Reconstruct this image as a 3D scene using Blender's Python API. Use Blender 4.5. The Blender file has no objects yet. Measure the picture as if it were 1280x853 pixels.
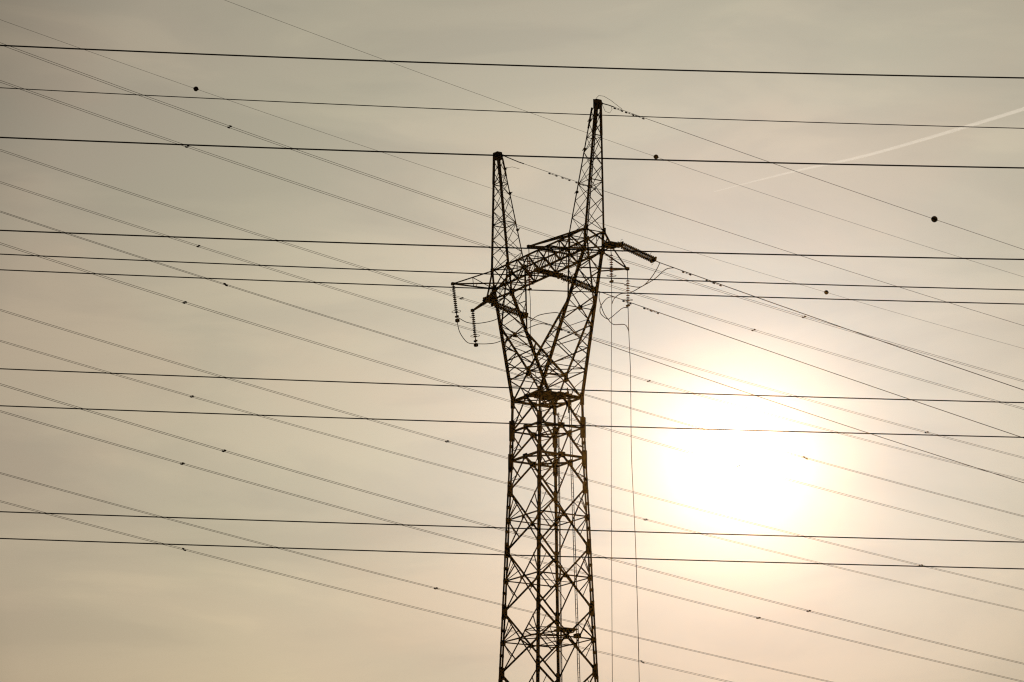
import bpy, bmesh, math, random
from mathutils import Vector, Matrix
random.seed(7)
R = math.radians
scene = bpy.context.scene
COL = scene.collection

# ------------------------------------------------------------------ camera
EYE = 1.6
cam_data = bpy.data.cameras.new('camera'); cam = bpy.data.objects.new('camera', cam_data)
COL.objects.link(cam); scene.camera = cam
cam.location = (0, 0, EYE); cam.rotation_euler = (R(90 + 15.22), 0, 0)
cam_data.sensor_width = 36; cam_data.lens = 3532 / 1280 * 36
cam_data.clip_start = 0.5; cam_data.clip_end = 120000

# ------------------------------------------------------------------ sun and sky
SUN_EL, SUN_AZ = 12.8, 4.73           # degrees; azimuth clockwise from +Y
sun_dir = Vector((math.sin(R(SUN_AZ)) * math.cos(R(SUN_EL)), math.cos(R(SUN_AZ)) * math.cos(R(SUN_EL)), math.sin(R(SUN_EL))))
sd = bpy.data.lights.new('sun', 'SUN'); sd.energy = 2.5; sd.angle = R(0.6); sd.color = (1.0, 0.88, 0.72)
so = bpy.data.objects.new('sun', sd); COL.objects.link(so)
so.rotation_euler = sun_dir.to_track_quat('Z', 'Y').to_euler()

world = bpy.data.worlds.new('World'); scene.world = world; world.use_nodes = True
nt = world.node_tree; nt.nodes.clear()
def N(kind, **kw):
    n = nt.nodes.new(kind)
    for k, v in kw.items(): setattr(n, k, v)
    return n
L = nt.links.new
def mth(op, a, b=None, clamp=False):
    n = N('ShaderNodeMath', operation=op); n.use_clamp = clamp
    for i, x in enumerate((a, b)):
        if x is None: continue
        if isinstance(x, (int, float)): n.inputs[i].default_value = x
        else: L(x, n.inputs[i])
    return n.outputs[0]
def ramp(fac, stops, interp='EASE'):
    n = N('ShaderNodeValToRGB'); cr = n.color_ramp; cr.interpolation = interp
    cr.elements[0].position = stops[0][0]; cr.elements[0].color = (*stops[0][1], 1)
    cr.elements[1].position = stops[1][0]; cr.elements[1].color = (*stops[1][1], 1)
    for p, c in stops[2:]:
        e = cr.elements.new(p); e.color = (*c, 1)
    L(fac, n.inputs[0]); return n.outputs[0]
def mixc(mode, fac, a, b):
    n = N('ShaderNodeMix', data_type='RGBA', blend_type=mode); n.clamp_result = False
    if isinstance(fac, (int, float)): n.inputs[0].default_value = fac
    else: L(fac, n.inputs[0])
    for i, x in ((6, a), (7, b)):
        if isinstance(x, tuple): n.inputs[i].default_value = (*x, 1)
        else: L(x, n.inputs[i])
    return n.outputs[2]
sky = N('ShaderNodeTexSky', sky_type='NISHITA'); sky.sun_disc = False
sky.sun_elevation = R(SUN_EL); sky.sun_rotation = R(SUN_AZ)
sky.air_density = 1.0; sky.dust_density = 4.0; sky.ozone_density = 1.0
tc = N('ShaderNodeTexCoord'); D = tc.outputs['Generated']
dot = N('ShaderNodeVectorMath', operation='DOT_PRODUCT'); L(D, dot.inputs[0]); dot.inputs[1].default_value = sun_dir
ang = mth('MULTIPLY', mth('ARCCOSINE', mth('MINIMUM', dot.outputs['Value'], 0.9999999)), 180 / math.pi)   # degrees off the sun
sep = N('ShaderNodeSeparateXYZ'); L(D, sep.inputs[0])
elev = mth('MULTIPLY', mth('ARCSINE', sep.outputs[2]), 180 / math.pi)
# thin high overcast lit from behind: bright round the sun, dimmer away from it
def lobe(width, power, amp):
    return mth('MULTIPLY', mth('EXPONENT', mth('MULTIPLY', mth('POWER', mth('DIVIDE', ang, width), power), -1.0)), amp)
veil = ramp(mth('DIVIDE', ang, 60.0), [(0.0, (2.4, 2.9, 3.6)), (3 / 60, (2.6, 2.9, 3.2)), (5 / 60, (3.4, 3.35, 3.2)), (8 / 60, (3.1, 3.05, 2.6)), (11 / 60, (2.8, 2.7, 2.15)),
                                       (15 / 60, (2.62, 2.36, 1.84)), (17.5 / 60, (1.55, 1.45, 1.12)), (35 / 60, (0.6, 0.5, 0.4)), (1.0, (0.3, 0.25, 0.2))], 'LINEAR')
CORE = (0.36, 1.15, 70.0, (0.97, 0.97, 1.0))
HALOS = [(1.4, 1.5, 4.6, (0.84, 0.93, 1.05)), (3.5, 1.8, 2.6, (0.78, 1.0, 1.1))]
CLOUD_A = [(0.36, (0.93, 0.935, 0.945)), (0.5, (1.0, 1.0, 1.0)), (0.62, (1.08, 1.07, 1.055))]
CLOUD_B = [(0.36, (1.03, 0.992, 0.985)), (0.5, (1.0, 1.0, 1.0)), (0.64, (0.985, 1.002, 0.995))]
ELEV_STOPS = [(0.0, (0.6, 0.58, 0.55)), (8.5 / 60, (1.06, 1.01, 0.99)), (12 / 60, (0.97, 0.98, 0.99)), (16 / 60, (1.0, 1.0, 1.0)), (22 / 60, (0.96, 0.97, 0.98)), (1.0, (0.6, 0.62, 0.66))]
SKY_TINT = (0.05, 0.05, 0.05)
def tint(f, c):
    return mixc('MULTIPLY', 1.0, f, c)
glow = tint(lobe(*CORE[:3]), CORE[3])
for g in HALOS: glow = mixc('ADD', 1.0, glow, tint(lobe(*g[:3]), g[3]))
# cloud streaks: stretched noise on the sky's own directions
mp = N('ShaderNodeMapping'); mp.inputs['Scale'].default_value = (5, 5, 20); mp.inputs['Rotation'].default_value = (0, R(-9), 0); L(D, mp.inputs[0])
n1 = N('ShaderNodeTexNoise'); n1.inputs['Scale'].default_value = 1.6; n1.inputs['Detail'].default_value = 7; n1.inputs['Roughness'].default_value = 0.52; n1.inputs['Distortion'].default_value = 0.6; L(mp.outputs[0], n1.inputs['Vector'])
mp2 = N('ShaderNodeMapping'); mp2.inputs['Scale'].default_value = (9, 9, 16); mp2.inputs['Location'].default_value = (3.1, 1.7, 0.4); L(D, mp2.inputs[0])
n2 = N('ShaderNodeTexNoise'); n2.inputs['Scale'].default_value = 1.0; n2.inputs['Detail'].default_value = 4; n2.inputs['Roughness'].default_value = 0.5; L(mp2.outputs[0], n2.inputs['Vector'])
streak = ramp(n1.outputs[0], CLOUD_A, 'EASE'); hue = ramp(n2.outputs[0], CLOUD_B, 'EASE')
heights = ramp(mth('DIVIDE', elev, 60.0), ELEV_STOPS, 'LINEAR')
# sky colour toned down low under the sun
low_tone = ramp(mth('DIVIDE', elev, 60.0), [(0.0, (0.70, 0.72, 0.74)), (8.0 / 60, (0.80, 0.83, 0.86)), (11.0 / 60, (0.93, 0.95, 0.96)), (13 / 60, (1.0, 1.0, 1.0))], 'LINEAR')
near_sun = ramp(mth('DIVIDE', ang, 60.0), [(0.0, (1.0, 1.0, 1.0)), (7.0 / 60, (0.9, 0.9, 0.9)), (11.0 / 60, (0.0, 0.0, 0.0))], 'EASE')
heights = mixc('MULTIPLY', near_sun, heights, low_tone)
skyc = mixc('MULTIPLY', 1.0, sky.outputs[0], SKY_TINT)
tot = mixc('ADD', 1.0, mixc('MULTIPLY', 1.0, mixc('MULTIPLY', 1.0, mixc('MULTIPLY', 1.0, mixc('ADD', 1.0, veil, skyc), heights), streak), hue), glow)
bg = N('ShaderNodeBackground'); bg.inputs[1].default_value = 0.1; L(tot, bg.inputs[0])
wo = N('ShaderNodeOutputWorld'); L(bg.outputs[0], wo.inputs[0])

vs = scene.view_settings; vs.view_transform = 'Standard'; vs.look = 'None'; vs.gamma = 1; vs.use_curve_mapping = False; vs.exposure = 0
scene.cycles.use_denoising = True
scene.cycles.denoiser = 'OPENIMAGEDENOISE'; scene.cycles.denoising_input_passes = 'RGB_ALBEDO_NORMAL'; scene.cycles.denoising_prefilter = 'NONE'
scene.cycles.volume_bounces = 0
scene.cycles.max_bounces = 6
scene.cycles.filter_width = 1.2

# ------------------------------------------------------------------ materials
def mat(name, base, rough=0.6, metal=0.0, var=0.25, scale=6.0, bump=0.0, coords='Object'):
    m = bpy.data.materials.new(name); m.use_nodes = True
    t = m.node_tree; b = t.nodes['Principled BSDF']
    no = t.nodes.new('ShaderNodeTexNoise'); no.inputs['Scale'].default_value = scale; no.inputs['Detail'].default_value = 6
    co = t.nodes.new('ShaderNodeTexCoord'); t.links.new(co.outputs[coords], no.inputs['Vector'])
    r = t.nodes.new('ShaderNodeValToRGB')
    r.color_ramp.elements[0].position = 0.3; r.color_ramp.elements[1].position = 0.7
    r.color_ramp.elements[0].color = (*[c * (1 - var) for c in base], 1)
    r.color_ramp.elements[1].color = (*[min(1, c * (1 + var)) for c in base], 1)
    t.links.new(no.outputs[0], r.inputs[0]); t.links.new(r.outputs[0], b.inputs['Base Color'])
    b.inputs['Roughness'].default_value = rough; b.inputs['Metallic'].default_value = metal
    if bump:
        bu = t.nodes.new('ShaderNodeBump'); bu.inputs['Strength'].default_value = bump; bu.inputs['Distance'].default_value = 0.02
        t.links.new(no.outputs[0], bu.inputs['Height']); t.links.new(bu.outputs[0], b.inputs['Normal'])
    return m
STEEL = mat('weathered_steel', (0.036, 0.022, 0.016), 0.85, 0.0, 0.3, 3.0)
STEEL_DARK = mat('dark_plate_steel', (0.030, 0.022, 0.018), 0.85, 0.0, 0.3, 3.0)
CABLE = mat('aluminium_strand', (0.055, 0.036, 0.024), 0.8, 0.1, 0.15, 2.0)
COPPER = mat('dropper_strand', (0.16, 0.12, 0.09), 0.6, 0.3, 0.15, 2.0)
PORCELAIN = mat('dark_porcelain', (0.03, 0.02, 0.016), 0.5, 0.0, 0.2, 8.0)
BALLMAT = mat('dark_marker_shell', (0.025, 0.018, 0.016), 0.6, 0.0, 0.2, 6.0)
CONCRETE = mat('concrete', (0.32, 0.30, 0.27), 0.9, 0.0, 0.15, 4.0, 0.3)
AMBER = bpy.data.materials.new('amber_glass'); AMBER.use_nodes = True
_t = AMBER.node_tree; _b = _t.nodes['Principled BSDF']; _b.inputs['Base Color'].default_value = (0.20, 0.085, 0.03, 1); _b.inputs['Roughness'].default_value = 0.25
_tr = _t.nodes.new('ShaderNodeBsdfTranslucent'); _tr.inputs[0].default_value = (0.62, 0.25, 0.08, 1)
_mx = _t.nodes.new('ShaderNodeMixShader'); _mx.inputs[0].default_value = 0.55
_no = _t.nodes.new('ShaderNodeTexNoise'); _no.inputs['Scale'].default_value = 5.0
_mr = _t.nodes.new('ShaderNodeMapRange'); _mr.inputs[3].default_value = 0.45; _mr.inputs[4].default_value = 0.65
_t.links.new(_no.outputs[0], _mr.inputs[0]); _t.links.new(_mr.outputs[0], _mx.inputs[0])
_t.links.new(_b.outputs[0], _mx.inputs[1]); _t.links.new(_tr.outputs[0], _mx.inputs[2]); _t.links.new(_mx.outputs[0], _t.nodes['Material Output'].inputs[0])

# ------------------------------------------------------------------ builders
class MB:
    def __init__(s): s.v = []; s.f = []
    def add(s, vs, fs):
        o = len(s.v); s.v += [tuple(v) for v in vs]; s.f += [tuple(o + i for i in f) for f in fs]; return s
    def _frame(s, a, b, hint):
        d = (b - a).normalized(); h = Vector(hint)
        if abs(d.dot(h.normalized())) > 0.98: h = Vector((1, 0, 0)) if abs(d.x) < 0.9 else Vector((0, 1, 0))
        x = (h - d * h.dot(d)).normalized(); y = d.cross(x); return d, x, y
    def profile(s, a, b, prof, hint):
        a = Vector(a); b = Vector(b); d, x, y = s._frame(a, b, hint); n = len(prof)
        vs = [p + x * u + y * w for p in (a, b) for (u, w) in prof]
        fs = [(i, (i + 1) % n, n + (i + 1) % n, n + i) for i in range(n)] + [tuple(range(n - 1, -1, -1)), tuple(range(n, 2 * n))]
        return s.add(vs, fs)
    def angle(s, a, b, w, hint=(0, 0, 1), t=None):          # rolled steel angle section
        t = t or w * 0.18; h = w / 2
        return s.profile(a, b, [(-h, -h), (h, -h), (h, -h + t), (-h + t, -h + t), (-h + t, h), (-h, h)], hint)
    def bar(s, a, b, w, h=None, hint=(0, 0, 1)):
        h = h or w
        return s.profile(a, b, [(-h / 2, -w / 2), (h / 2, -w / 2), (h / 2, w / 2), (-h / 2, w / 2)], hint)
    def rod(s, a, b, r, n=6, hint=(0, 0, 1)):
        return s.profile(a, b, [(r * math.cos(2 * math.pi * i / n), r * math.sin(2 * math.pi * i / n)) for i in range(n)], hint)
    def tube(s, pts, r, n=6):
        pts = [Vector(p) for p in pts]; vs = []; rs = r if isinstance(r, (list, tuple)) else [r] * len(pts)
        for i, p in enumerate(pts):
            d = (pts[min(i + 1, len(pts) - 1)] - pts[max(i - 1, 0)]).normalized()
            h = Vector((0, 0, 1)) if abs(d.z) < 0.9 else Vector((1, 0, 0))
            x = (h - d * h.dot(d)).normalized(); y = d.cross(x)
            vs += [p + (x * math.cos(2 * math.pi * k / n) + y * math.sin(2 * math.pi * k / n)) * rs[i] for k in range(n)]
        fs = [(i * n + k, i * n + (k + 1) % n, (i + 1) * n + (k + 1) % n, (i + 1) * n + k) for i in range(len(pts) - 1) for k in range(n)]
        fs += [tuple(range(n - 1, -1, -1)), tuple(range((len(pts) - 1) * n, len(pts) * n))]
        return s.add(vs, fs)
    def lathe(s, base, axis, prof, n=12):                     # prof: (distance along axis, radius)
        base = Vector(base); d = Vector(axis).normalized(); h = Vector((0, 0, 1)) if abs(d.z) < 0.9 else Vector((1, 0, 0))
        x = (h - d * h.dot(d)).normalized(); y = d.cross(x); vs = []
        for (t, r) in prof:
            vs += [base + d * t + (x * math.cos(2 * math.pi * k / n) + y * math.sin(2 * math.pi * k / n)) * max(r, 1e-4) for k in range(n)]
        fs = [(i * n + k, i * n + (k + 1) % n, (i + 1) * n + (k + 1) % n, (i + 1) * n + k) for i in range(len(prof) - 1) for k in range(n)]
        fs += [tuple(range(n - 1, -1, -1)), tuple(range((len(prof) - 1) * n, len(prof) * n))]
        return s.add(vs, fs)
    def ring(s, c, axis, R_, r, n=20, m=5, squash=1.0, arc=1.0, start=0.0):
        c = Vector(c); d = Vector(axis).normalized(); h = Vector((0, 0, 1)) if abs(d.z) < 0.9 else Vector((1, 0, 0))
        x = (h - d * h.dot(d)).normalized(); y = d.cross(x)
        k = n + 1
        pts = [c + x * R_ * math.cos(start + 2 * math.pi * arc * i / n) + y * R_ * squash * math.sin(start + 2 * math.pi * arc * i / n) for i in range(k)]
        return s.tube(pts, r, m)
    def box(s, c, size, ax=None):
        c = Vector(c); X, Y, Z = ax or (Vector((1, 0, 0)), Vector((0, 1, 0)), Vector((0, 0, 1)))
        sx, sy, sz = [q / 2 for q in size]
        vs = [c + X * (i * sx) + Y * (j * sy) + Z * (k * sz) for i in (-1, 1) for j in (-1, 1) for k in (-1, 1)]
        return s.add(vs, [(0, 1, 3, 2), (4, 6, 7, 5), (0, 4, 5, 1), (2, 3, 7, 6), (0, 2, 6, 4), (1, 5, 7, 3)])
    def build(s, name, m, parent=None, loc=(0, 0, 0), smooth=False):
        me = bpy.data.meshes.new(name); lo = Vector(loc)
        me.from_pydata([tuple(Vector(v) - lo) for v in s.v], [], s.f); me.update()
        if smooth: me.shade_smooth()
        me.materials.append(m); o = bpy.data.objects.new(name, me); COL.objects.link(o)
        o.location = lo
        if parent is not None:
            o.parent = parent; o.location = lo - WPOS[parent.name]
        WPOS[o.name] = lo.copy(); return o
WPOS = {}
def empty(name, loc, label, cat, group=None):
    o = bpy.data.objects.new(name, None); COL.objects.link(o); o.location = loc; WPOS[o.name] = Vector(loc)
    return tag(o, label, cat, group)
def tag(o, label, cat, group=None):
    o['label'] = label; o['category'] = cat
    if group: o['group'] = group
    return o

# ------------------------------------------------------------------ tower axes
TX, TY = 2.575, 200.0
TH = R(58.0)
AU = Vector((math.cos(TH), -math.sin(TH), 0)); AV = Vector((math.sin(TH), math.cos(TH), 0)); AZ = Vector((0, 0, 1))
def P(u, v, z): return Vector((TX, TY, EYE)) + AU * u + AV * v + AZ * z

# ------------------------------------------------------------------ ground
def ground_h(x, y):
    t = max(0.0, min(1.0, (y - 45) / 125.0)); t = t * t * (3 - 2 * t)
    roll = 0.5 * math.sin(x * 0.021 + 1.3) * math.cos(y * 0.017) + 0.25 * math.sin(x * 0.07 + y * 0.05)
    near_tower = math.exp(-((x - TX) ** 2 + (y - TY) ** 2) / 900.0); near_eye = math.exp(-(x * x + y * y) / 300.0)
    return 18.6 * t + roll * (1 - near_tower) * (1 - near_eye)
def build_ground():
    xs = [-3000, -1800, -900, -600] + [-500 + 20 * i for i in range(51)] + [600, 900, 1800, 3000]
    ys = [-1500, -600, -250] + [-100 + 12.5 * i for i in range(57)] + [700, 900, 1500, 3000, 4500]
    b = MB(); b.v = [(x, y, ground_h(x, y)) for y in ys for x in xs]; n = len(xs)
    b.f = [(j * n + i, j * n + i + 1, (j + 1) * n + i + 1, (j + 1) * n + i) for j in range(len(ys) - 1) for i in range(n - 1)]
    m = mat('dry_grass_ground', (0.075, 0.080, 0.035), 0.95, 0.0, 0.45, 0.35, 0.4)
    g = b.build('ground', m, smooth=True); g['kind'] = 'structure'
build_ground()

# ------------------------------------------------------------------ transmission tower
BASE = 17.0
HT = [(49.97, 1.83), (47.70, 1.87), (45.51, 1.93), (41.06, 2.09), (36.68, 2.22), (32.20, 2.37), (27.8, 2.52), (23.4, 2.67), (BASE, 2.88)]
def hw(z):
    for (z0, h0), (z1, h1) in zip(HT, HT[1:]):
        if z >= z1: return h1 + (h0 - h1) * (z - z1) / (z0 - z1)
    return HT[-1][1]
def corner(su, sv, z): h = hw(z); return P(su * h, sv * h, z)
tower = empty('transmission_tower', P(0, 0, BASE), 'tall dark steel lattice pylon with forked head and two pointed peaks', 'pylon')
CORNERS = [(-1, -1), (1, -1), (1, 1), (-1, 1)]
def rad(su, sv): return (AU * su + AV * sv).normalized()
# legs: two angles battened together, set one outside the other along the diagonal
for su, sv in CORNERS:
    r = rad(su, sv); tn = AZ.cross(r); b = MB(); zs = [47.9, 45.51, 43.3, 41.06, 38.85, 36.68, 34.4, 32.2, 30.0, 27.8, 25.6, 23.4, 20.2, BASE + 0.15]
    for z0, z1 in zip(zs, zs[1:]):
        for k in (-0.085, 0.085):
            b.angle(corner(su, sv, z0) + r * k, corner(su, sv, z1) + r * k, 0.115, hint=tuple(r), t=0.03)
            b.bar(corner(su, sv, z0) + r * k, corner(su, sv, z1) + r * k, 0.19, 0.03, hint=tuple(r))
    z = 47.5
    while z > BASE + 0.5:
        b.box(corner(su, sv, z), (0.30, 0.14, 0.22), (r, tn, AZ)); z -= 0.9
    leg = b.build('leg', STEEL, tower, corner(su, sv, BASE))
    g = MB()                                                  # splice plates and joints
    for z, sz in ((47.75, (0.36, 0.30, 1.5)), (45.45, (0.34, 0.30, 1.15)), (49.9, (0.26, 0.24, 0.9))):
        MB().box(corner(su, sv, z), sz, (r, tn, AZ)).build('splice_plate', STEEL_DARK, leg, corner(su, sv, z))
    for z in (43.3, 38.85, 34.4, 30.0, 25.6):
        MB().box(corner(su, sv, z) - r * 0.06, (0.36, 0.24, 0.85), (r, tn, AZ)).build('gusset_plate', STEEL_DARK, leg, corner(su, sv, z))
    for z in (41.06, 36.68, 32.2, 27.8):
        MB().box(corner(su, sv, z) - r * 0.05, (0.34, 0.2, 0.4), (r, tn, AZ)).build('gusset_plate', STEEL_DARK, leg, corner(su, sv, z))
    u = MB(); u.angle(corner(su, sv, 50.3), corner(su, sv, 47.2), 0.16, hint=tuple(r), t=0.06)
    u.build('upper_chord', STEEL, leg, corner(su, sv, 50.0))
    c = MB(); bz = corner(su, sv, BASE); c.lathe(bz - AZ * 1.2, (0, 0, 1), [(0, 0.75), (1.0, 0.7), (1.35, 0.45), (1.4, 0.4)], 16)
    c.build('footing', CONCRETE, leg, bz)
# face bracing
def brace_face(i):
    c0, c1 = CORNERS[i], CORNERS[(i + 1) % 4]
    n = (AU * (c0[0] + c1[0]) + AV * (c0[1] + c1[1])).normalized(); nt_ = tuple(n)
    A = lambda z: corner(*c0, z); B = lambda z: corner(*c1, z); M = lambda z: (A(z) + B(z)) / 2
    b = MB()
    def horiz(z, w=0.10): b.angle(A(z), B(z), w, hint=nt_)
    for zt, zb in ((49.97, 47.70), (47.70, 45.51), (45.51, 43.3)):
        horiz(zt, 0.19 if zt > 49 else 0.15 if zt < 46 else 0.13)
        for S in (A, B):
            b.angle(M(zt) + n * 0.03, S(zb) + n * 0.03, 0.115, hint=nt_)
            q = M(zt).lerp(S(zb), 0.52); b.angle(S(zt - 0.15), q, 0.06, hint=nt_)
            b.angle(q, S(zb + 0.75), 0.05, hint=nt_)
    nodes = [43.3, 38.85, 34.4, 30.0, 25.6, BASE + 0.3]
    for z0, z1 in zip(nodes, nodes[1:]):
        b.angle(A(z0) + n * 0.05, B(z1) + n * 0.05, 0.115, hint=nt_); b.angle(B(z0) - n * 0.05, A(z1) - n * 0.05, 0.105, hint=nt_)
        wa = (A(z0) - B(z0)).length; wb = (A(z1) - B(z1)).length; t = wa / (wa + wb)
        X = A(z0).lerp(B(z1), t); zx = X.z - EYE
        b.angle(A(zx), B(zx), 0.085, hint=nt_)
        for S, O_ in ((A, B), (B, A)):
            up = S(z0).lerp(O_(z1), t * 0.55); dn = S(z1).lerp(O_(z0), (1 - t) * 0.5)
            b.angle(S(zx), up, 0.065, hint=nt_)
            up2 = S(z0).lerp(O_(z1), t * 0.3); b.angle(S(zx), up2, 0.055, hint=nt_)
            b.angle(S(zx), dn, 0.065, hint=nt_)
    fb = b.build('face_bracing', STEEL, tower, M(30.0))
    for z in (49.97, 47.70, 45.51):
        MB().box(M(z), (0.52, 0.07, 0.42), ((B(z) - A(z)).normalized(), n, AZ)).build('gusset_plate', STEEL_DARK, fb, M(z))
    for z0, z1 in zip(nodes, nodes[1:]):
        zx = (z0 + z1) / 2
        MB().box(M(zx), (0.30, 0.05, 0.26), ((B(zx) - A(zx)).normalized(), n, AZ)).build('gusset_plate', STEEL_DARK, fb, M(zx))
for i in range(4): brace_face(i)
# plan frames inside the body
for z, w in ((49.97, 0.13), (47.70, 0.10), (45.51, 0.12), (32.20, 0.07), (36.68, 0.05), (41.06, 0.05)):
    h = hw(z); b = MB(); mid = [P(0, -h, z), P(h, 0, z), P(0, h, z), P(-h, 0, z)]
    if z > 45 or z == 32.20:
        for i in range(4): b.angle(mid[i], mid[(i + 1) % 4], w, t=w * 0.4)
        b.angle(mid[1] - AZ * 0.1, mid[3] - AZ * 0.1, w * 0.7)
    else:
        b.angle(mid[0], mid[2], w)
    if z == 49.97:
        for i in range(4):
            c0 = P(CORNERS[i][0] * h, CORNERS[i][1] * h, z + .02); b.angle(c0, P(0, 0, z + .02), 0.09)
        b.box(P(0.6, 0.1, z + 0.16), (2.2, 1.9, 0.09), (AU, AV, AZ)); b.box(P(0.9, -1.0, z + 0.1), (1.5, 1.3, 0.09), (AU, AV, AZ))
        b.box(P(0.55, 0.9, z + 0.30), (1.9, 0.06, 0.3), (AU, AV, AZ)); b.box(P(0.55, -0.6, z + 0.30), (1.9, 0.06, 0.3), (AU, AV, AZ))
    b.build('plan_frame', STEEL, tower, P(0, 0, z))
MB().angle(P(0.05, hw(50), 49.2), P(0.05, hw(50) - .1, 51.1), 0.09).build('ladder_post', STEEL, tower, P(0, 1.83, 50))
# anti-climbing deck of wires and slabs, low on the body
b = MB(); z = 32.95; h = 1.75
ring_pts = [P(-h * 1.0, -0.4, z), P(-0.4, -h, z), P(1.2, -h, z), P(h, -0.8, z), P(h, 1.2, z), P(0.6, h, z), P(-1.2, h, z), P(-h, 0.8, z)]
for i in range(8): b.angle(ring_pts[i], ring_pts[(i + 1) % 8], 0.07)
for i in (0, 2, 5): b.angle(ring_pts[i], ring_pts[(i + 4) % 8], 0.05)
pf = b.build('work_deck', STEEL, tower, P(0, 0, z))
MB().box(P(1.15, 0.75, 32.95), (1.3, 1.2, 0.12), (AU, AV, AZ)).build('deck_slab', STEEL_DARK, pf, P(1.1, .7, z))
MB().box(P(1.2, 1.7, 32.6), (0.55, 0.3, 0.3), (AU, AV, AZ)).build('deck_slab', STEEL_DARK, pf, P(1.2, 1.7, 32.6))
# ladder in the middle of the far right face
def ladder(p0, p1, side, out, rungs, name):
    b = MB(); rr = (p1 - p0)
    for k in (-1, 1): b.bar(p0 + side * 0.12 * k, p1 + side * 0.12 * k, 0.055, 0.055)
    n = int(rr.length / rungs)
    for i in range(1, n): q = p0 + rr * (i / n); b.rod(q - side * 0.12, q + side * 0.12, 0.013, 5, hint=(1, 0, 0))
    return b.build(name, STEEL, tower, p0)
zl = [50.6, 45.5, 36.7, 27.8, BASE + 0.4]
for a_, b_ in zip(zl, zl[1:]):
    ladder(P(0.42, hw(a_) - 0.12, a_), P(0.42, hw(b_) - 0.12, b_), AU, AV, 0.32, 'ladder')
rF = rad(-1, 1)
ladder(corner(-1, 1, 49.5) + AU * 0.55 - AV * 0.05, corner(-1, 1, 20) + AU * 0.45 - AV * 0.05, AU * 0.55, AV, 0.3, 'step_ladder')
MB().tube([corner(1, -1, z) + AV * 0.22 - AU * 0.1 for z in (49, 40, 30, 20)], 0.015).build('earth_cable', CABLE, tower, corner(1, -1, 20))

# forked arms
ZB, ZTOP = 59.8, 61.28
def outer(s, v, z):                                           # v = -1 or +1
    t = (z - 49.97) / (ZB - 49.97); return P(s * (1.83 + (6.17 - 1.83) * t), v * (1.83 + (0.775 - 1.83) * t), z)
CR = 51.95
def inner(s, v, z):
    if z <= 56.3:
        t = (z - CR) / (56.3 - CR); return P(s * (0.0 + 4.55 * t), v * (1.64 + (1.12 - 1.64) * t), z)
    t = (z - 56.3) / (ZTOP + 0.1 - 56.3); return P(s * (4.55 + (4.22 - 4.55) * t), v * (1.12 + (0.775 - 1.12) * t), z)
for s in (-1, 1):
    rt = empty_part = MB()
    for v in (-1, 1):
        b_ = MB().angle(outer(s, v, 49.9), outer(s, v, ZB), 0.185, hint=tuple(AV * v), t=0.07)
        ch = b_.build('arm_chord', STEEL, tower, outer(s, v, 50))
        MB().box(outer(s, v, 56.3), (0.2, 0.12, 1.25), (AU, AV, (outer(s, v, 57) - outer(s, v, 56)).normalized())).build('gusset_plate', STEEL_DARK, ch, outer(s, v, 56.3))
        b_ = MB().angle(inner(s, v, CR), inner(s, v, 56.3), 0.12, hint=tuple(AV * v), t=0.04).angle(inner(s, v, 56.3), inner(s, v, ZTOP), 0.085, hint=tuple(AV * v))
        b_.build('arm_chord', STEEL, tower, inner(s, v, 53))
        b_ = MB().angle(P(0, v * 1.64, CR), P(s * 1.83, v * 1.83, 49.97), 0.125, hint=tuple(AV * v), t=0.04)
        b_.angle(P(s * .95, v * 1.75, 50.95), outer(s, v, 51.3), 0.055).angle(P(s * .95, v * 1.75, 50.95), P(0, v * 1.83, 49.97), 0.055)
        b_.build('knee_strut', STEEL, tower, P(0, v * 1.64, CR))
    b = MB()
    for v in (-1, 1):                                         # side faces
        zz = [CR + 0.2, 52.9, 53.8, 54.6, 55.3, 56.1]
        for k, (z0, z1) in enumerate(zip(zz, zz[1:])):
            if k % 2: b.angle(outer(s, v, z0), inner(s, v, z1), 0.08)
            else: b.angle(inner(s, v, z0), outer(s, v, z1), 0.08)
            b.angle(inner(s, v, z0), outer(s, v, z0 - 0.45), 0.055)
        zz = [56.3, 57.5, 58.7, 59.8]
        for k, (z0, z1) in enumerate(zip(zz, zz[1:])):
            b.angle(outer(s, v, z0), inner(s, v, z1), 0.055); b.angle(inner(s, v, z1), outer(s, v, z1), 0.05)
    zz = [49.97, 51.8, 53.4, 54.9, 56.9, 58.5, ZB]            # outer face X panels
    for z0, z1 in zip(zz, zz[1:]):
        b.angle(outer(s, -1, z0), outer(s, 1, z1), 0.095, hint=tuple(AU)); b.angle(outer(s, 1, z0), outer(s, -1, z1), 0.095, hint=tuple(AU))
    for z0 in (49.97, 56.0): 
        zc = z0
    b.angle(outer(s, -1, 55.9), outer(s, 1, 55.9), 0.07)
    zz = [CR, 53.2, 54.3, 55.4, 56.4, 57.9, 59.5, 61.2]       # inner face
    for k, (z0, z1) in enumerate(zip(zz, zz[1:])):
        a_, c_ = (-1, 1) if k % 2 else (1, -1)
        b.angle(inner(s, a_, z0), inner(s, c_, z1), 0.06, hint=tuple(AU)); b.angle(inner(s, a_, z1), inner(s, c_, z0), 0.045, hint=tuple(AU))
    br = b.build('arm_bracing', STEEL, tower, outer(s, 1, 53))
    xc = (outer(s, -1, 55.9) + outer(s, 1, 55.9)) / 2
    MB().box(xc, (0.06, 0.32, 0.34), (AU, AV, AZ)).build('gusset_plate', STEEL_DARK, br, xc)
for v in (-1, 1):
    MB().box(P(0, v * 1.64, CR - 0.05), (0.42, 0.08, 0.75), (AU, AV, AZ)).build('crotch_plate', STEEL_DARK, tower, P(0, v * 1.64, CR))
b = MB().angle(P(0, -1.64, CR), P(0, 1.64, CR), 0.09)
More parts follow.
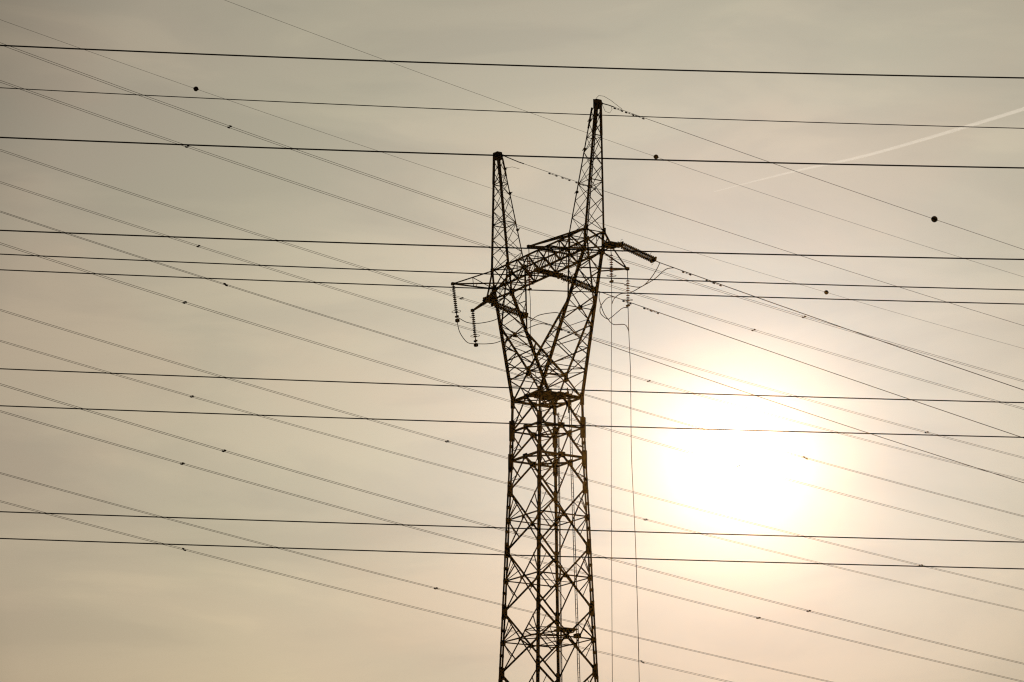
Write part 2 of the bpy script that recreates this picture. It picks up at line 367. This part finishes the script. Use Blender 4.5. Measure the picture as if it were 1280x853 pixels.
for s in (-1, 1): b.angle(outer(s, -1, CR), P(0, 1.64, CR), 0.06).angle(outer(s, 1, CR), P(0, -1.64, CR), 0.06).angle(outer(s, -1, CR), outer(s, 1, CR), 0.06)
b.build('plan_frame', STEEL, tower, P(0, 0, CR))

# crossarm between and beyond the arms
def cb(u, v, top): return P(u, v * 0.775, ZTOP if top else ZB)
b = MB()
for v in (-1, 1):
    b.angle(P(-6.17, v * .775, ZB), P(6.17, v * .775, ZB), 0.165, t=0.055)
    b.angle(P(-6.43, v * .775, ZTOP), P(6.43, v * .775, ZTOP), 0.14, t=0.045)
    for s in (-1, 1):
        b.angle(P(s * 6.43, v * .775, ZTOP), P(s * 8.3, v * 0.1, 59.68), 0.11, t=0.035); b.angle(P(s * 6.17, v * .775, ZB), P(s * 8.3, v * 0.1, 59.52), 0.11, t=0.035)
        b.angle(P(s * 6.17, v * .775, ZB), P(s * 6.43, v * .775, ZTOP + .1), 0.15, t=0.05)
crossarm = b.build('crossarm', STEEL, tower, P(0, 0, ZB))
b = MB(); us = [-6.17, -4.3, -2.9, -1.45, 0, 1.45, 2.9, 4.3, 6.17]
for v in (-1, 1):
    for k, (u0, u1) in enumerate(zip(us, us[1:])):
        b.angle(cb(u0, v, k % 2), cb(u1, v, (k + 1) % 2), 0.10); b.angle(cb(u0, v, (k + 1) % 2), cb(u1, v, k % 2), 0.06)
        b.angle(cb(u1, v, 0), cb(u1, v, 1), 0.07)
    for s in (-1, 1):
        b.angle(cb(s * 6.17, v, 0), P(s * 7.3, v * .46, 60.5), 0.06); b.angle(P(s * 7.3, v * .46, 60.5), P(s * 7.3, v * .42, 59.65), 0.05)
for k, (u0, u1) in enumerate(zip(us, us[1:])):
    for top in (0, 1):
        a_, c_ = (-1, 1) if (k + top) % 2 else (1, -1)
        b.angle(cb(u0, a_, top), cb(u1, c_, top), 0.075); b.angle(cb(u1, -1, top), cb(u1, 1, top), 0.07)
b.build('crossarm_lattice', STEEL, crossarm, P(0, 0, 60.5))
for s in (-1, 1):
    for v in (-1, 1):
        q = P(s * 6.15, v * .80, ZB); MB().box(q, (0.62, 0.07, 0.5), (AU, AV, AZ)).build('gusset_plate', STEEL_DARK, crossarm, q)
        q = P(s * 6.42, v * .80, ZTOP); MB().box(q, (0.36, 0.07, 0.42), (AU, AV, AZ)).build('gusset_plate', STEEL_DARK, crossarm, q)
        q = P(s * 4.25, v * .80, ZTOP); MB().box(q, (0.34, 0.07, 0.34), (AU, AV, AZ)).build('gusset_plate', STEEL_DARK, crossarm, q)
    b = MB()                                                  # tension attachment at the crossarm tip
    b.box(P(s * 8.25, 0.15, 59.55), (0.75, 0.95, 0.07), (AU, AV, AZ)); b.box(P(s * 8.25, 0.15, 59.73), (0.7, 0.9, 0.07), (AU, AV, AZ))
    b.box(P(s * 8.55, 0.2, 59.62), (0.14, 0.95, 0.36), (AU, AV, AZ)); b.box(P(s * 7.95, 0.1, 59.66), (0.10, 0.85, 0.4), (AU, AV, AZ))
    b.build('tip_plate', STEEL_DARK, crossarm, P(s * 8.25, .1, 59.6))
b = MB()                                                      # middle phase attachment beam under the crossarm
b.bar(P(-0.22, -0.85, 59.72), P(-0.22, 1.15, 59.6), 0.16, 0.2); b.bar(P(0.22, -0.85, 59.72), P(0.22, 1.15, 59.6), 0.16, 0.2)
b.box(P(0, 0.95, 59.6), (0.62, 0.55, 0.22), (AU, AV, AZ)); b.box(P(0, -0.8, 59.75), (0.6, 0.36, 0.2), (AU, AV, AZ))
b.build('middle_beam', STEEL_DARK, crossarm, P(0, 0, 59.6))

# earth peaks
for s in (-1, 1):
    ZP = 71.0
    def pk(o, v, z, s=s):                                     # o: 1 outer, 0 inner
        t = (z - ZTOP) / (ZP - ZTOP); u0 = 6.43 if o else 4.22; u1 = 7.07 if o else 6.68
        return P(s * (u0 + (u1 - u0) * t), v * (0.775 + (0.2 - 0.775) * t), z)
    b = MB()
    for v in (-1, 1):
        b.angle(pk(1, v, ZTOP), pk(1, v, ZP), 0.17 if v < 0 else 0.13, hint=tuple(AU), t=0.06)
        b.angle(pk(1, v, 68.4), pk(1, v, ZP), 0.2, hint=tuple(AU), t=0.07); b.angle(pk(0, v, 69.0), pk(0, v, ZP - 0.5), 0.13, hint=tuple(AU), t=0.05)
        b.angle(pk(0, v, ZTOP), pk(0, v, ZP - (0.6 if v < 0 else 0)), 0.09, hint=tuple(AU))
    peak = b.build('earth_peak', STEEL, tower, P(s * 6.4, 0, ZTOP))
    b = MB(); n = 9; zz = [ZTOP + (ZP - ZTOP) * (1 - (1 - i / n) ** 1.18) for i in range(n + 1)]
    for k, (z0, z1) in enumerate(zip(zz, zz[1:])):
        for o in (0, 1):
            w = 0.06 if o else 0.045
            b.angle(pk(o, -1, z0), pk(o, 1, z1), w, hint=tuple(AU)); b.angle(pk(o, 1, z0), pk(o, -1, z1), w, hint=tuple(AU))
            if k % 3 == 2: b.angle(pk(o, -1, z1), pk(o, 1, z1), w, hint=tuple(AU))
        for v in (-1, 1):
            if k % 2: b.angle(pk(0, v, z0), pk(1, v, z1), 0.05)
            else: b.angle(pk(1, v, z0), pk(0, v, z1), 0.05)
            if k % 3 == 0 and k: b.angle(pk(0, v, z0), pk(1, v, z0), 0.05)
    b.build('peak_lattice', STEEL, peak, P(s * 6.4, 0, 65))
    b = MB(); b.box(P(s * 6.87, 0, 70.72), (0.42, 0.44, 0.62), (AU, AV, AZ)); b.box(P(s * 6.87, -0.26 * s, 71.0), (0.10, 0.16, 0.08), (AU, AV, AZ))
    b.box(P(s * 6.86, 0.34, 70.85), (0.08, 0.25, 0.16), (AU, AV, AZ))
    b.build('peak_cap', STEEL_DARK, peak, P(s * 6.86, 0, 70.8))
    for z in (64.4, 67.5, 69.6):
        q = pk(0, -1 if s > 0 else 1, z); MB().box(q, (0.16, 0.16, 0.16), (AU, AV, AZ)).bar(q, q - AU * s * 0.32, 0.05).build('step_bracket', STEEL_DARK, peak, q)
# earth-wire bonding loops at the peaks
MB().tube([P(6.86, -0.1, 71.15), P(6.86, 0.15, 71.42), P(6.86, 0.6, 71.45), P(6.86, 1.2, 71.25), P(6.86, 2.2, 70.75)], 0.016).build('bonding_loop', CABLE, tower, P(6.86, 0, 71.1))
MB().tube([P(6.86, 0.45, 70.75), P(6.86, 0.7, 70.3), P(6.86, 1.1, 70.25), P(6.86, 1.3, 70.55), P(6.86, 1.25, 70.85)], 0.016).build('bonding_loop', CABLE, tower, P(6.86, 0.5, 70.7))
MB().tube([P(-6.9, 1.95, 70.05), P(-6.9, 1.3, 70.1), P(-6.85, 0.8, 69.9), P(-6.8, 0.6, 69.3), P(-6.7, 0.5, 68.4)], 0.014).build('bonding_loop', CABLE, tower, P(-6.9, 1, 70))

# brackets that carry the jumper strings
def bracket(tip, feet, w=0.10, post=None):
    b = MB()
    for f in feet: b.angle(f, tip, w, t=w * 0.3)
    if post: b.angle(*post, 0.05)
    o = b.build('string_bracket', STEEL, tower, tip)
    MB().box(tip, (0.22, 0.22, 0.2), (AU, AV, AZ)).build('bracket_plate', STEEL_DARK, o, tip)
TIP_LA = P(-6.5, -4.2, 59.75); TIP_LB = P(-7.6, -1.8, 58.3); TIP_RA = P(4.14, -4.2, 59.9); TIP_RB = P(7.4, 2.13, 58.4)
fa = P(-6.43, -.775, ZTOP); fb_ = P(-6.17, -.775, ZB)
bracket(TIP_LA, [fa, fb_, P(-4.3, -.775, ZB)], 0.09, (TIP_LA.lerp(fa, 0.5), TIP_LA.lerp(fb_, 0.5)))
b = MB().angle(TIP_LA.lerp(fa, 0.5), fb_, 0.06).angle(TIP_LA.lerp(fb_, 0.55), TIP_LA.lerp(P(-4.3, -.775, ZB), 0.45), 0.045)
b.build('string_bracket', STEEL, tower, fb_)
bracket(TIP_LB, [P(-8.2, -0.3, 59.45), P(-7.95, -0.15, 59.4)], 0.15)
bracket(TIP_RA, [P(6.43, -.775, ZTOP), P(4.22, -.775, ZTOP), P(6.17, -.775, ZB), P(4.3, -.775, ZB)], 0.11, (TIP_RA.lerp(P(6.43, -.775, ZTOP), 0.55), TIP_RA.lerp(P(6.17, -.775, ZB), 0.55)))
bracket(TIP_RB, [P(8.3, .2, 59.55), P(6.17, .775, ZB), outer(1, -1, 58.5), outer(1, 1, 58.5)], 0.10)

# ------------------------------------------------------------------ insulator strings
def disc_mesh():
    b = MB(); b.lathe((0, 0, 0), (0, 0, -1), [(0.0, 0.03), (0.02, 0.042), (0.07, 0.045), (0.09, 0.135), (0.10, 0.15), (0.112, 0.148), (0.108, 0.09), (0.118, 0.085), (0.112, 0.035), (0.14, 0.018), (0.165, 0.018)], 14)
    me = bpy.data.meshes.new('disc'); me.from_pydata(b.v, [], b.f); me.shade_smooth(); return me
DISC = {}
for nm, m_ in (('p', PORCELAIN), ('a', AMBER)):
    me = disc_mesh(); me.materials.append(m_); DISC[nm] = me
def add_disc(parent, pos, axis, kind, scale=1.0):
    o = bpy.data.objects.new('insulator_disc', DISC[kind]); COL.objects.link(o); o.parent = parent
    o.location = pos - WPOS[parent.name]; o.rotation_mode = 'QUATERNION'
    o.rotation_quaternion = Vector((0, 0, -1)).rotation_difference(axis); o.scale = (scale,) * 3
def hanging_string(top, start, bottom, label, kind, weights=False):
    axis = (bottom - start).normalized()
    t = empty('suspension_insulator', top, label, 'insulator', 'vertical insulator strings hung from the tower head')
    MB().rod(top, start, 0.028, 6, hint=(1, 0, 0)).build('link_rod', STEEL_DARK, t, top)
    Ln = (bottom - start).length; n = round(Ln / 0.175)
    for i in range(n): add_disc(t, start + axis * (Ln * i / n), axis, kind, 0.9)
    c = bottom - axis * 0.12
    MB().ring(c, axis, 0.34, 0.018, 22, 5, squash=0.6).build('arcing_ring', STEEL_DARK, t, c, smooth=True)
    MB().ring(start + axis * 0.2 - AU * 0.3, AV, 0.16, 0.014, 10, 5, arc=0.5, start=math.pi / 2).build('arcing_horn', STEEL_DARK, t, start)
    b = MB().rod(bottom, bottom + axis * 0.3, 0.04, 6, hint=(1, 0, 0)); b.box(bottom + axis * 0.3, (0.34, 0.14, 0.12), (AU, AV, AZ))
    b.build('clamp', STEEL_DARK, t, bottom)
    if weights:
        b = MB().rod(bottom + axis * 0.3, bottom + axis * 0.62, 0.03, 6, hint=(1, 0, 0)); b.lathe(bottom + axis * 0.52, axis, [(0, 0.08), (0.03, 0.17), (0.2, 0.17), (0.23, 0.08)], 12)
        b.build('hold_down_weight', STEEL_DARK, t, bottom)
    return t
hanging_string(TIP_LA, TIP_LA + Vector((0.03, 0, -0.15)), P(-5.95, -4.2, 57.35), 'string of dark discs hanging from the far left bracket tip', 'p', True)
hanging_string(TIP_LB, TIP_LB + Vector((0.02, 0, -0.15)), P(-7.2, -1.8, 56.1), 'string of dark discs hanging below the left crossarm end plate', 'p', True)
hanging_string(TIP_RA, P(4.19, -4.2, 58.88), P(4.24, -4.2, 56.96), 'string of brownish discs hanging inside the fork beneath the raised right peak', 'a')
hanging_string(P(8.2, 0.15, 59.5), P(8.2, 0.2, 58.98), P(8.2, 0.2, 57.25), 'upper of the two amber brown disc strings right of the tower', 'a')
hanging_string(TIP_RB, P(7.4, 2.16, 57.58), P(7.4, 2.15, 55.95), 'lower, outermost amber brown disc string right of the tower', 'a')

def tension_string(a, b_end, u, label):
    axis = (b_end - a).normalized(); up = axis.cross(AU).normalized()
    if up.z < 0: up = -up
    t = empty('tension_insulator', a, label, 'insulator', 'double tension insulator strings')
    Ln = (b_end - a).length; d0 = 0.12; Ld = Ln - 0.24; n = round(Ld / 0.15)
    for k in (-1, 1):
        off = AU * 0.12 * k + up * 0.075 * k
        for i in range(n): add_disc(t, a + off + axis * (d0 + Ld * i / n), axis, 'p', 0.95)
        MB().rod(a + off * 0.9 - axis * 0.35, a + off + axis * d0, 0.03).build('link_rod', STEEL_DARK, t, a + off)
    for q in (a - axis * 0.02, b_end):
        b = MB().box(q, (0.62, 0.10, 0.34), (AU, axis, up)); b.build('yoke_plate', STEEL_DARK, t, q)
    for q, sg in ((a + axis * 0.15, 1), (b_end - axis * 0.18, -1)):
        for k in (-1, 1):
            MB().ring(q + up * 0.27 * k, AU, 0.2, 0.014, 12, 5, arc=0.62, start=0.2 + (math.pi if k < 0 else 0)).build('arcing_horn', STEEL_DARK, t, q)
    MB().rod(b_end, b_end + axis * 0.55, 0.035).build('dead_end_clamp', STEEL_DARK, t, b_end)
    return t
tension_string(P(8.6, 0.75, 59.67), P(8.6, 3.6, 59.0), 8.6, 'fat black double disc string sloping right from the right crossarm tip')
tension_string(P(0, 1.2, 59.57), P(0, 4.13, 59.0), 0, 'black double disc string under the middle of the crossarm')
tension_string(P(-9.0, 0.95, 59.58), P(-9.0, 3.82, 59.05), -9, 'black double disc string crossing behind the left arm of the fork')
for s in (-1, 1):                                             # links from the tip plates to the strings
    sx = 8.6 if s > 0 else 9.0
    MB().bar(P(s * 8.3, 0.3, 59.6), P(s * sx, 0.85, 59.62), 0.16, 0.2).build('tip_link', STEEL_DARK, crossarm, P(s * 8.3, .3, 59.6))

# ------------------------------------------------------------------ wires
R_D = 0.019
WIRES = [
    ('D1', 32, 224, [0.00033342, -0.22038, 108.07], 74.3, 220.1, [109.07, 175.81]),
    ('D2', 32, 232, [0.00026416, -0.20008, 106.96], 77.2, 227.7, [108.57, 175.26]),
    ('D3', 32, 249, [0.0002515, -0.1952, 107.23], 83.3, 243.9, [149.24]),
    ('D4', 32, 258, [0.00026536, -0.19908, 107.89], 86.5, 252.5, [122.39, 179.72]),
    ('D5', 32, 224, [0.00026445, -0.1988, 91.299], 75.3, 218.9, [109.11, 175.5]),
    ('D6', 32, 232, [0.00027016, -0.20174, 91.719], 78.2, 226.5, [108.83]),
    ('D7', 32, 249, [0.00024835, -0.19584, 91.284], 84.3, 242.7, [147.56]),
    ('D8', 32, 258, [0.00022393, -0.18673, 90.665], 87.5, 251.2, [122.18, 179.03]),
    ('D9', 32, 224, [0.00024256, -0.19863, 76.046], 76.2, 217.7, [109.41, 175.36]),
    ('D10', 32, 232, [0.00021787, -0.19006, 75.675], 79.1, 225.3, [109.11, 175.02]),
    ('D11', 32, 249, [0.00023879, -0.1933, 75.209], 85.3, 241.4, [146.32]),
    ('D12', 32, 258, [0.00019621, -0.18121, 74.25], 88.5, 250.0, [121.81, 178.36]),
    ('G1', 32, 228, [0.00032179, -0.22093, 122.64], 74.9, 224.9, [160.11]),
    ('G2', 32, 244, [0.0002897, -0.20271, 118.65], 80.8, 240.0, [114.95, 194.84]),
    ('T1', 32, 161.35, [0.00022756, -0.17267, 86.961], 108.53, 159.3, [139.81]),
    ('T2', 32, 175.15, [0.00030152, -0.19044, 87.909], 108.83, 172.4, []),
    ('C1', 32, 159.55, [0.00022584, -0.19925, 78.359], 111.7, 156.7, []),
    ('C2', 32, 168.25, [0.00015347, -0.18612, 77.951], 112.3, 164.9, []),
    ('C3', 32, 177.25, [0.00032717, -0.2344, 81.17], 111.99, 173.4, []),
    ('H1', 2, 54, [0.00073724, -0.023394, 20.558], -23.0, 26.0, []),
    ('H2', 2, 72, [0.00054533, -0.032161, 26.1], -30.5, 34.5, []),
    ('H3', 2, 55, [0.00061222, -0.021856, 18.957], -23.1, 26.3, []),
    ('H4', 2, 57, [0.00055893, -0.021249, 17.595], -23.8, 27.0, []),
    ('H5', 2, 68, [0.00044315, -0.028266, 20.299], -28.3, 32.1, []),
    ('H6', 2, 68, [0.00038657, -0.026551, 19.915], -28.2, 32.1, []),
    ('H7', 2, 68, [0.00032894, -0.026866, 17.369], -27.9, 31.8, []),
    ('H8', 2, 68, [0.00029677, -0.024715, 16.454], -27.8, 31.7, []),
    ('H9', 2, 68, [0.00019979, -0.024142, 13.813], -27.5, 31.4, []),
    ('H10', 2, 68, [0.0002182, -0.024557, 13.145], -27.4, 31.3, []),
]
W = {w[0]: w for w in WIRES}
def wpt(k, s, side=0.0, up=0.0):
    _, az, q, c, s0, s1, _m = W[k]; a = R(az); t = Vector((math.cos(a), math.sin(a), 0)); n = Vector((-math.sin(a), math.cos(a), 0))
    return t * s + n * (q + side) + AZ * (EYE + c[0] * s * s + c[1] * s + c[2] + up)
def srange(s0, s1, n): return [s0 + (s1 - s0) * i / n for i in range(n + 1)]
def strand(k, s0, s1, r, side=0.0, up=0.0, n=130): return MB().tube([wpt(k, s, side, up) for s in srange(s0, s1, n)], r, 6)
ORD = ['topmost', 'second', 'third', 'fourth', 'fifth', 'sixth', 'seventh', 'eighth', 'ninth', 'tenth', 'eleventh', 'lowest']
def ordinal(i, n, what): return f'{ORD[i]} of the {what}' if i in (0, n - 1) or ORD[i] == 'lowest' else f'{ORD[i]} from top of the {what}'
for i in range(12):
    k = f'D{i + 1}'; _, az, q, c, s0, s1, sp = W[k]
    S0, S1 = -10.0, s1 + 110; mid = wpt(k, (s0 + s1) / 2)
    t = empty('twin_conductor', mid, 'thin twin wires, ' + ordinal(i, 12, 'twelve sloping pairs'), 'power line', 'sloping twin conductors behind the tower')
    sep = 0.20; dz = {4: 0.13, 11: 0.12}.get(i, 0.0)
    for sd_ in (-1, 1): strand(k, S0, S1, R_D, sep * sd_, dz * sd_).build('conductor', CABLE, t, mid, smooth=True)
    gap = (sp[1] - sp[0]) if len(sp) > 1 else 64.0
    allsp = sorted(set(sp + ([sp[0] - gap] if sp[0] - gap > S0 else []) + ([sp[-1] + gap] if sp[-1] + gap < S1 else [])))
    for x in allsp:
        a_, b_ = wpt(k, x, -sep, -dz), wpt(k, x, sep, dz); ax = (wpt(k, x + 1) - wpt(k, x)).normalized(); m = MB()
        m.box(a_, (0.22, 0.10, 0.12), (ax, ax.cross(AZ).normalized(), AZ)); m.box(b_, (0.22, 0.10, 0.12), (ax, ax.cross(AZ).normalized(), AZ))
        m.tube([a_, a_.lerp(b_, .25) - AZ * 0.07, a_.lerp(b_, .5) - AZ * 0.10, a_.lerp(b_, .75) - AZ * 0.07, b_], 0.025)
        m.build('spacer', STEEL_DARK, t, (a_ + b_) / 2)
def marker_ball(p, axis, label):
    t = empty('marker_ball', p, label, 'marker ball', 'round marker balls on the earth wires')
    n = 24; prof = [(-0.25 * math.cos(math.pi * i / n), 0.25 * math.sin(math.pi * i / n)) for i in range(n + 1)]
    MB().lathe(p, axis, prof, 24).build('shell', BALLMAT, t, p, smooth=True)
    b = MB().lathe(p - axis * 0.30, axis, [(0, 0.03), (0.0, 0.05), (0.08, 0.06), (0.08, 0.04)], 12).lathe(p + axis * 0.22, axis, [(0, 0.04), (0.0, 0.06), (0.08, 0.05), (0.08, 0.03)], 12)
    b.build('collar', STEEL_DARK, t, p)
    MB().ring(p, Vector((0, 0, 1)), 0.252, 0.008, 28, 5).build('seam', STEEL_DARK, t, p)
BL = {('G1', 0): 'dark marker ball on the wire just right of the tower peak', ('G2', 0): 'dark marker ball near the upper left corner of the photo',
      ('G2', 1): 'smaller dark marker ball just above the white glow of the sun', ('T1', 0): 'largest dark marker ball, on the wire from the right peak'}
for k, lab, r_ in (('G1', 'single thin wire with a marker ball, entering at the top edge', 0.016), ('G2', 'single thin wire with two marker balls, starting high on the left edge', 0.015)):
    _, az, q, c, s0, s1, sp = W[k]; o = strand(k, -8.0, s1 + 110, r_).build('earth_wire', CABLE, None, wpt(k, (s0 + s1) / 2), smooth=True)
    tag(o, lab, 'earth wire', 'sloping wires above the twin conductors')
    for j, x in enumerate(sp): marker_ball(wpt(k, x), (wpt(k, x + 1) - wpt(k, x)).normalized(), BL[(k, j)])
# wires that start on this tower
def damper(k, s, parent, drop=0.09, half=0.32):
    p = wpt(k, s); ax = (wpt(k, s + 1) - wpt(k, s - 1)).normalized(); b = MB()
    b.bar(p, p - AZ * drop, 0.05, 0.05, hint=(1, 0, 0)); b.rod(p - AZ * drop - ax * half, p - AZ * drop + ax * half, 0.014)
    for g in (-1, 1): b.lathe(p - AZ * drop + ax * (half * g - 0.09), ax, [(0, 0.035), (0.02, 0.055), (0.16, 0.055), (0.18, 0.035)], 8)
    b.build('damper', STEEL_DARK, parent, p)
TW = [('T1', 'thin wire leaving the tip of the right, higher peak', 'earth wire', 0.018, [110.0, 111.0, 111.9], 'earth_wire'),
      ('T2', 'thin wire leaving the tip of the left, lower peak', 'earth wire', 0.017, [113.2, 114.4, 115.7, 116.8], 'earth_wire'),
      ('C1', 'conductor from the right crossarm string, uppermost conductor leaving the tower', 'power line', 0.030, [114.6, 116.7, 117.3], 'phase_conductor'),
      ('C2', 'conductor leaving the middle double string under the crossarm', 'power line', 0.028, [115.3, 117.2, 117.8], 'phase_conductor'),
      ('C3', 'conductor leaving the left double string, passing behind the fork', 'power line', 0.028, [115.6, 116.3], 'phase_conductor')]
STARTS = {'T1': P(6.9, 0.4, 70.85), 'T2': P(-6.9, 0.3, 70.9), 'C1': P(8.6, 3.6, 59.0), 'C2': P(0, 4.13, 59.0), 'C3': P(-9, 3.82, 59.05)}
for k, lab, cat, r_, dm, nm in TW:
    _, az, q, c, s0, s1, sp = W[k]; st = STARTS[k]
    a0 = s0 + (1.2 if k == 'T2' else 0.6)
    pts = [st] + [wpt(k, s) for s in srange(a0, s1 + 90, 90)]
    t = empty(nm, st, lab, cat, 'wires strung from the tower')
    MB().tube(pts, r_, 6).build('strand', CABLE, t, st, smooth=True)
    for x in dm: damper(k, x, t)
    if nm == 'earth_wire':
        MB().tube([pts[0].lerp(pts[1], f) for f in (0, 1)] + [wpt(k, a0 + 0.5)], 0.04).build('end_clamp', STEEL_DARK, t, st)
    for j, x in enumerate(sp): marker_ball(wpt(k, x), (wpt(k, x + 1) - wpt(k, x)).normalized(), BL[(k, j)])
# the near line crossing in front, almost level
HR = {1: 0.016, 2: 0.0125, 3: 0.016, 4: 0.015}
for i in range(10):
    k = f'H{i + 1}'; o = strand(k, -75, 75, HR.get(i + 1, 0.0145), n=110).build('near_cable', CABLE, None, wpt(k, 0), smooth=True)
    lab = ('thick black' if i in (0, 2) else 'thinner dark' if i == 1 else 'dark') + ' almost level wire, ' + ('topmost of the ten near wires' if i == 0 else 'lowest of the ten near wires' if i == 9 else ORD[i] + ' from top of the ten near wires')
    tag(o, lab, 'power line', 'nearly level wires crossing in front')

# ------------------------------------------------------------------ jumpers and droppers
def smooth_pts(pts, n=6):
    out = []
    for i in range(len(pts) - 1):
        p0 = pts[max(i - 1, 0)]; p1 = pts[i]; p2 = pts[i + 1]; p3 = pts[min(i + 2, len(pts) - 1)]
        for j in range(n):
            t = j / n; out.append(0.5 * ((2 * p1) + (p2 - p0) * t + (2 * p0 - 5 * p1 + 4 * p2 - p3) * t * t + (3 * p1 - p0 - 3 * p2 + p3) * t ** 3))
    return out + [pts[-1]]
def jumper(raw, label, r=0.029, nm='jumper_cable'):
    pts = [P(*q) for q in raw]; o = MB().tube(smooth_pts(pts), r, 6).build(nm, CABLE, None, pts[0], smooth=True)
    return tag(o, label, 'jumper cable', 'slack jumper loops at the tower head')
jumper([(-5.9, -4.2, 57.05), (-6.09, -3.25, 56.81), (-6.27, -2.3, 56.9), (-6.33, -1.35, 57.15), (-6.38, -0.4, 57.55), (-6.65, 0.55, 58.32), (-7.6, 2.3, 58.9), (-9, 4.2, 58.95)], 'upper slack loop between the two left hanging strings and the tower')
jumper([(-5.88, -4.2, 56.8), (-6.94, -3.36, 56.31), (-7.63, -2.53, 55.97), (-8.32, -1.69, 55.93), (-8.53, -0.85, 56.04), (-8.27, -0.02, 56.1), (-8.24, 0.82, 56.34), (-7.51, 1.65, 56.79), (-6.89, 2.49, 57.28), (-6.96, 3.33, 57.73), (-7.36, 4.16, 58.08), (-9, 5.9, 58.68)], 'lower slack loop sagging beneath the second left hanging string')
jumper([(8.2, 0.2, 56.85), (8.2, 1.07, 56.94), (8.2, 1.9, 56.86), (8.2, 2.8, 56.97), (8.3, 3.51, 57.65), (8.4, 4.0, 58.4), (8.6, 4.15, 58.88)], 'upper loop joining the right string end to the upper amber string')
jumper([(8.6, 5.42, 58.69), (8.54, 4.69, 58.47), (8.49, 3.73, 57.61), (8.43, 2.64, 56.89), (8.37, 1.7, 56.31), (8.31, 0.91, 56.11), (8.26, 0.4, 55.72), (8.2, 0.22, 55.3)], 'long loop swinging from the right conductor under the amber strings')
jumper([(0.0, 4.71, 58.9), (1.23, 3.8, 57.96), (2.47, 3.32, 56.55), (3.7, 2.89, 55.65), (4.93, 2.56, 54.89), (6.17, 2.7, 54.6), (7.4, 2.19, 53.76)], 'lower loop from the middle conductor out to the right dropper')
jumper([(0.0, 6.07, 58.7), (1.06, 4.69, 58.17), (2.11, 3.35, 57.06), (3.17, 2.63, 56.15), (4.23, 2.47, 55.46), (5.29, 2.12, 55.27), (6.34, 2.38, 55.74), (7.4, 2.15, 55.48)], 'rounded loop right of the tower crossing the lower amber string')
jumper([(4.2, -4.1, 54.3), (2.0, -2.0, 55.6), (0.3, 0.6, 56.6), (-2.0, 2.5, 57.2), (-5, 4.2, 57.9), (-8.97, 6.3, 58.6)], 'loop inside the fork joining the hanging wire to the left conductor')
def dropper(raw, label, r=0.022):
    pts = [P(*q) for q in raw]; o = MB().tube(smooth_pts(pts, 8), r, 6).build('dropper_cable', COPPER, None, pts[0], smooth=True)
    return tag(o, label, 'dropper cable', 'cables hanging down from the tower head')
dropper([(8.2, 0.2, 57.0), (8.2, 0.2, 55.3), (8.2, 0.1, 50), (8.2, 0.0, 40), (8.2, -0.05, 28.28), (8.2, -0.1, BASE - 0.8)], 'straight cable dropping from the upper amber string, nearer the tower', 0.020)
dropper([(7.4, 2.15, 55.7), (7.4, 2.19, 53.76), (7.4, 2.3, 50.5), (7.4, 2.30, 45), (7.4, 2.45, 41), (7.4, 2.59, 37.19), (7.4, 2.74, 28.59), (7.4, 2.8, BASE - 0.8)], 'slightly wavy cable dropping from the lower amber string', 0.024)
dropper([(4.22, -4.2, 56.7), (4.2, -4.11, 55.73), (4.2, -4.11, 54.42), (4.2, -4.05, 52.4), (3.4, -3.2, 50.9), (1.9, -1.95, 49.6)], 'short hanging cable inside the fork, left of the right arm', 0.020)

# ------------------------------------------------------------------ vapour trail
def sky_point(px, py, dist):                                  # direction given as degrees right / up, at a true distance
    v = Vector((math.sin(R(px)) * math.cos(R(py)), math.cos(R(px)) * math.cos(R(py)), math.sin(R(py)))); return v * dist
pts = [sky_point(a, e, 25000.0) for a, e in ((22.0, 22.3), (14.5, 20.55), (13.22, 20.19), (10.87, 19.59), (7.83, 18.89), (6.2, 18.6), (5.2, 18.4), (4.3, 18.2))]
tr = MB().tube(smooth_pts(pts, 8), [18 - 14 * max(0.0, (i - 22) / 34) for i in range(57)], 12).build('vapour_trail', STEEL, None, pts[3], smooth=True)
tm = bpy.data.materials.new('vapour'); tm.use_nodes = True; tt = tm.node_tree; tt.nodes.clear()
pv = tt.nodes.new('ShaderNodeVolumePrincipled'); pv.inputs['Density'].default_value = 0.012; pv.inputs['Anisotropy'].default_value = 0.5; pv.inputs['Color'].default_value = (1, 1, 1, 1)
to = tt.nodes.new('ShaderNodeOutputMaterial'); tt.links.new(pv.outputs[0], to.inputs['Volume'])
tr.data.materials[0] = tm
tag(tr, 'pale aircraft vapour trail crossing the upper right sky', 'vapour trail')

# ------------------------------------------------------------------ haze
b = MB(); b.box((0, 1500, 65.25), (6200, 6200, 135.5)); hz = b.build('glare_haze', STEEL)  # scattering box added to imitate lens glare round the sun
hz['kind'] = 'stuff'; hm = bpy.data.materials.new('glare_haze_air'); hm.use_nodes = True; ht = hm.node_tree; ht.nodes.clear()
hv = ht.nodes.new('ShaderNodeVolumePrincipled'); hv.inputs['Density'].default_value = 3.8e-5; hv.inputs['Anisotropy'].default_value = 0.977; hv.inputs['Color'].default_value = (0.2, 0.1, 0.02, 1)  # brown colour gives the imitated glare its warm tint
ho = ht.nodes.new('ShaderNodeOutputMaterial'); ht.links.new(hv.outputs[0], ho.inputs['Volume']); hz.data.materials[0] = hm
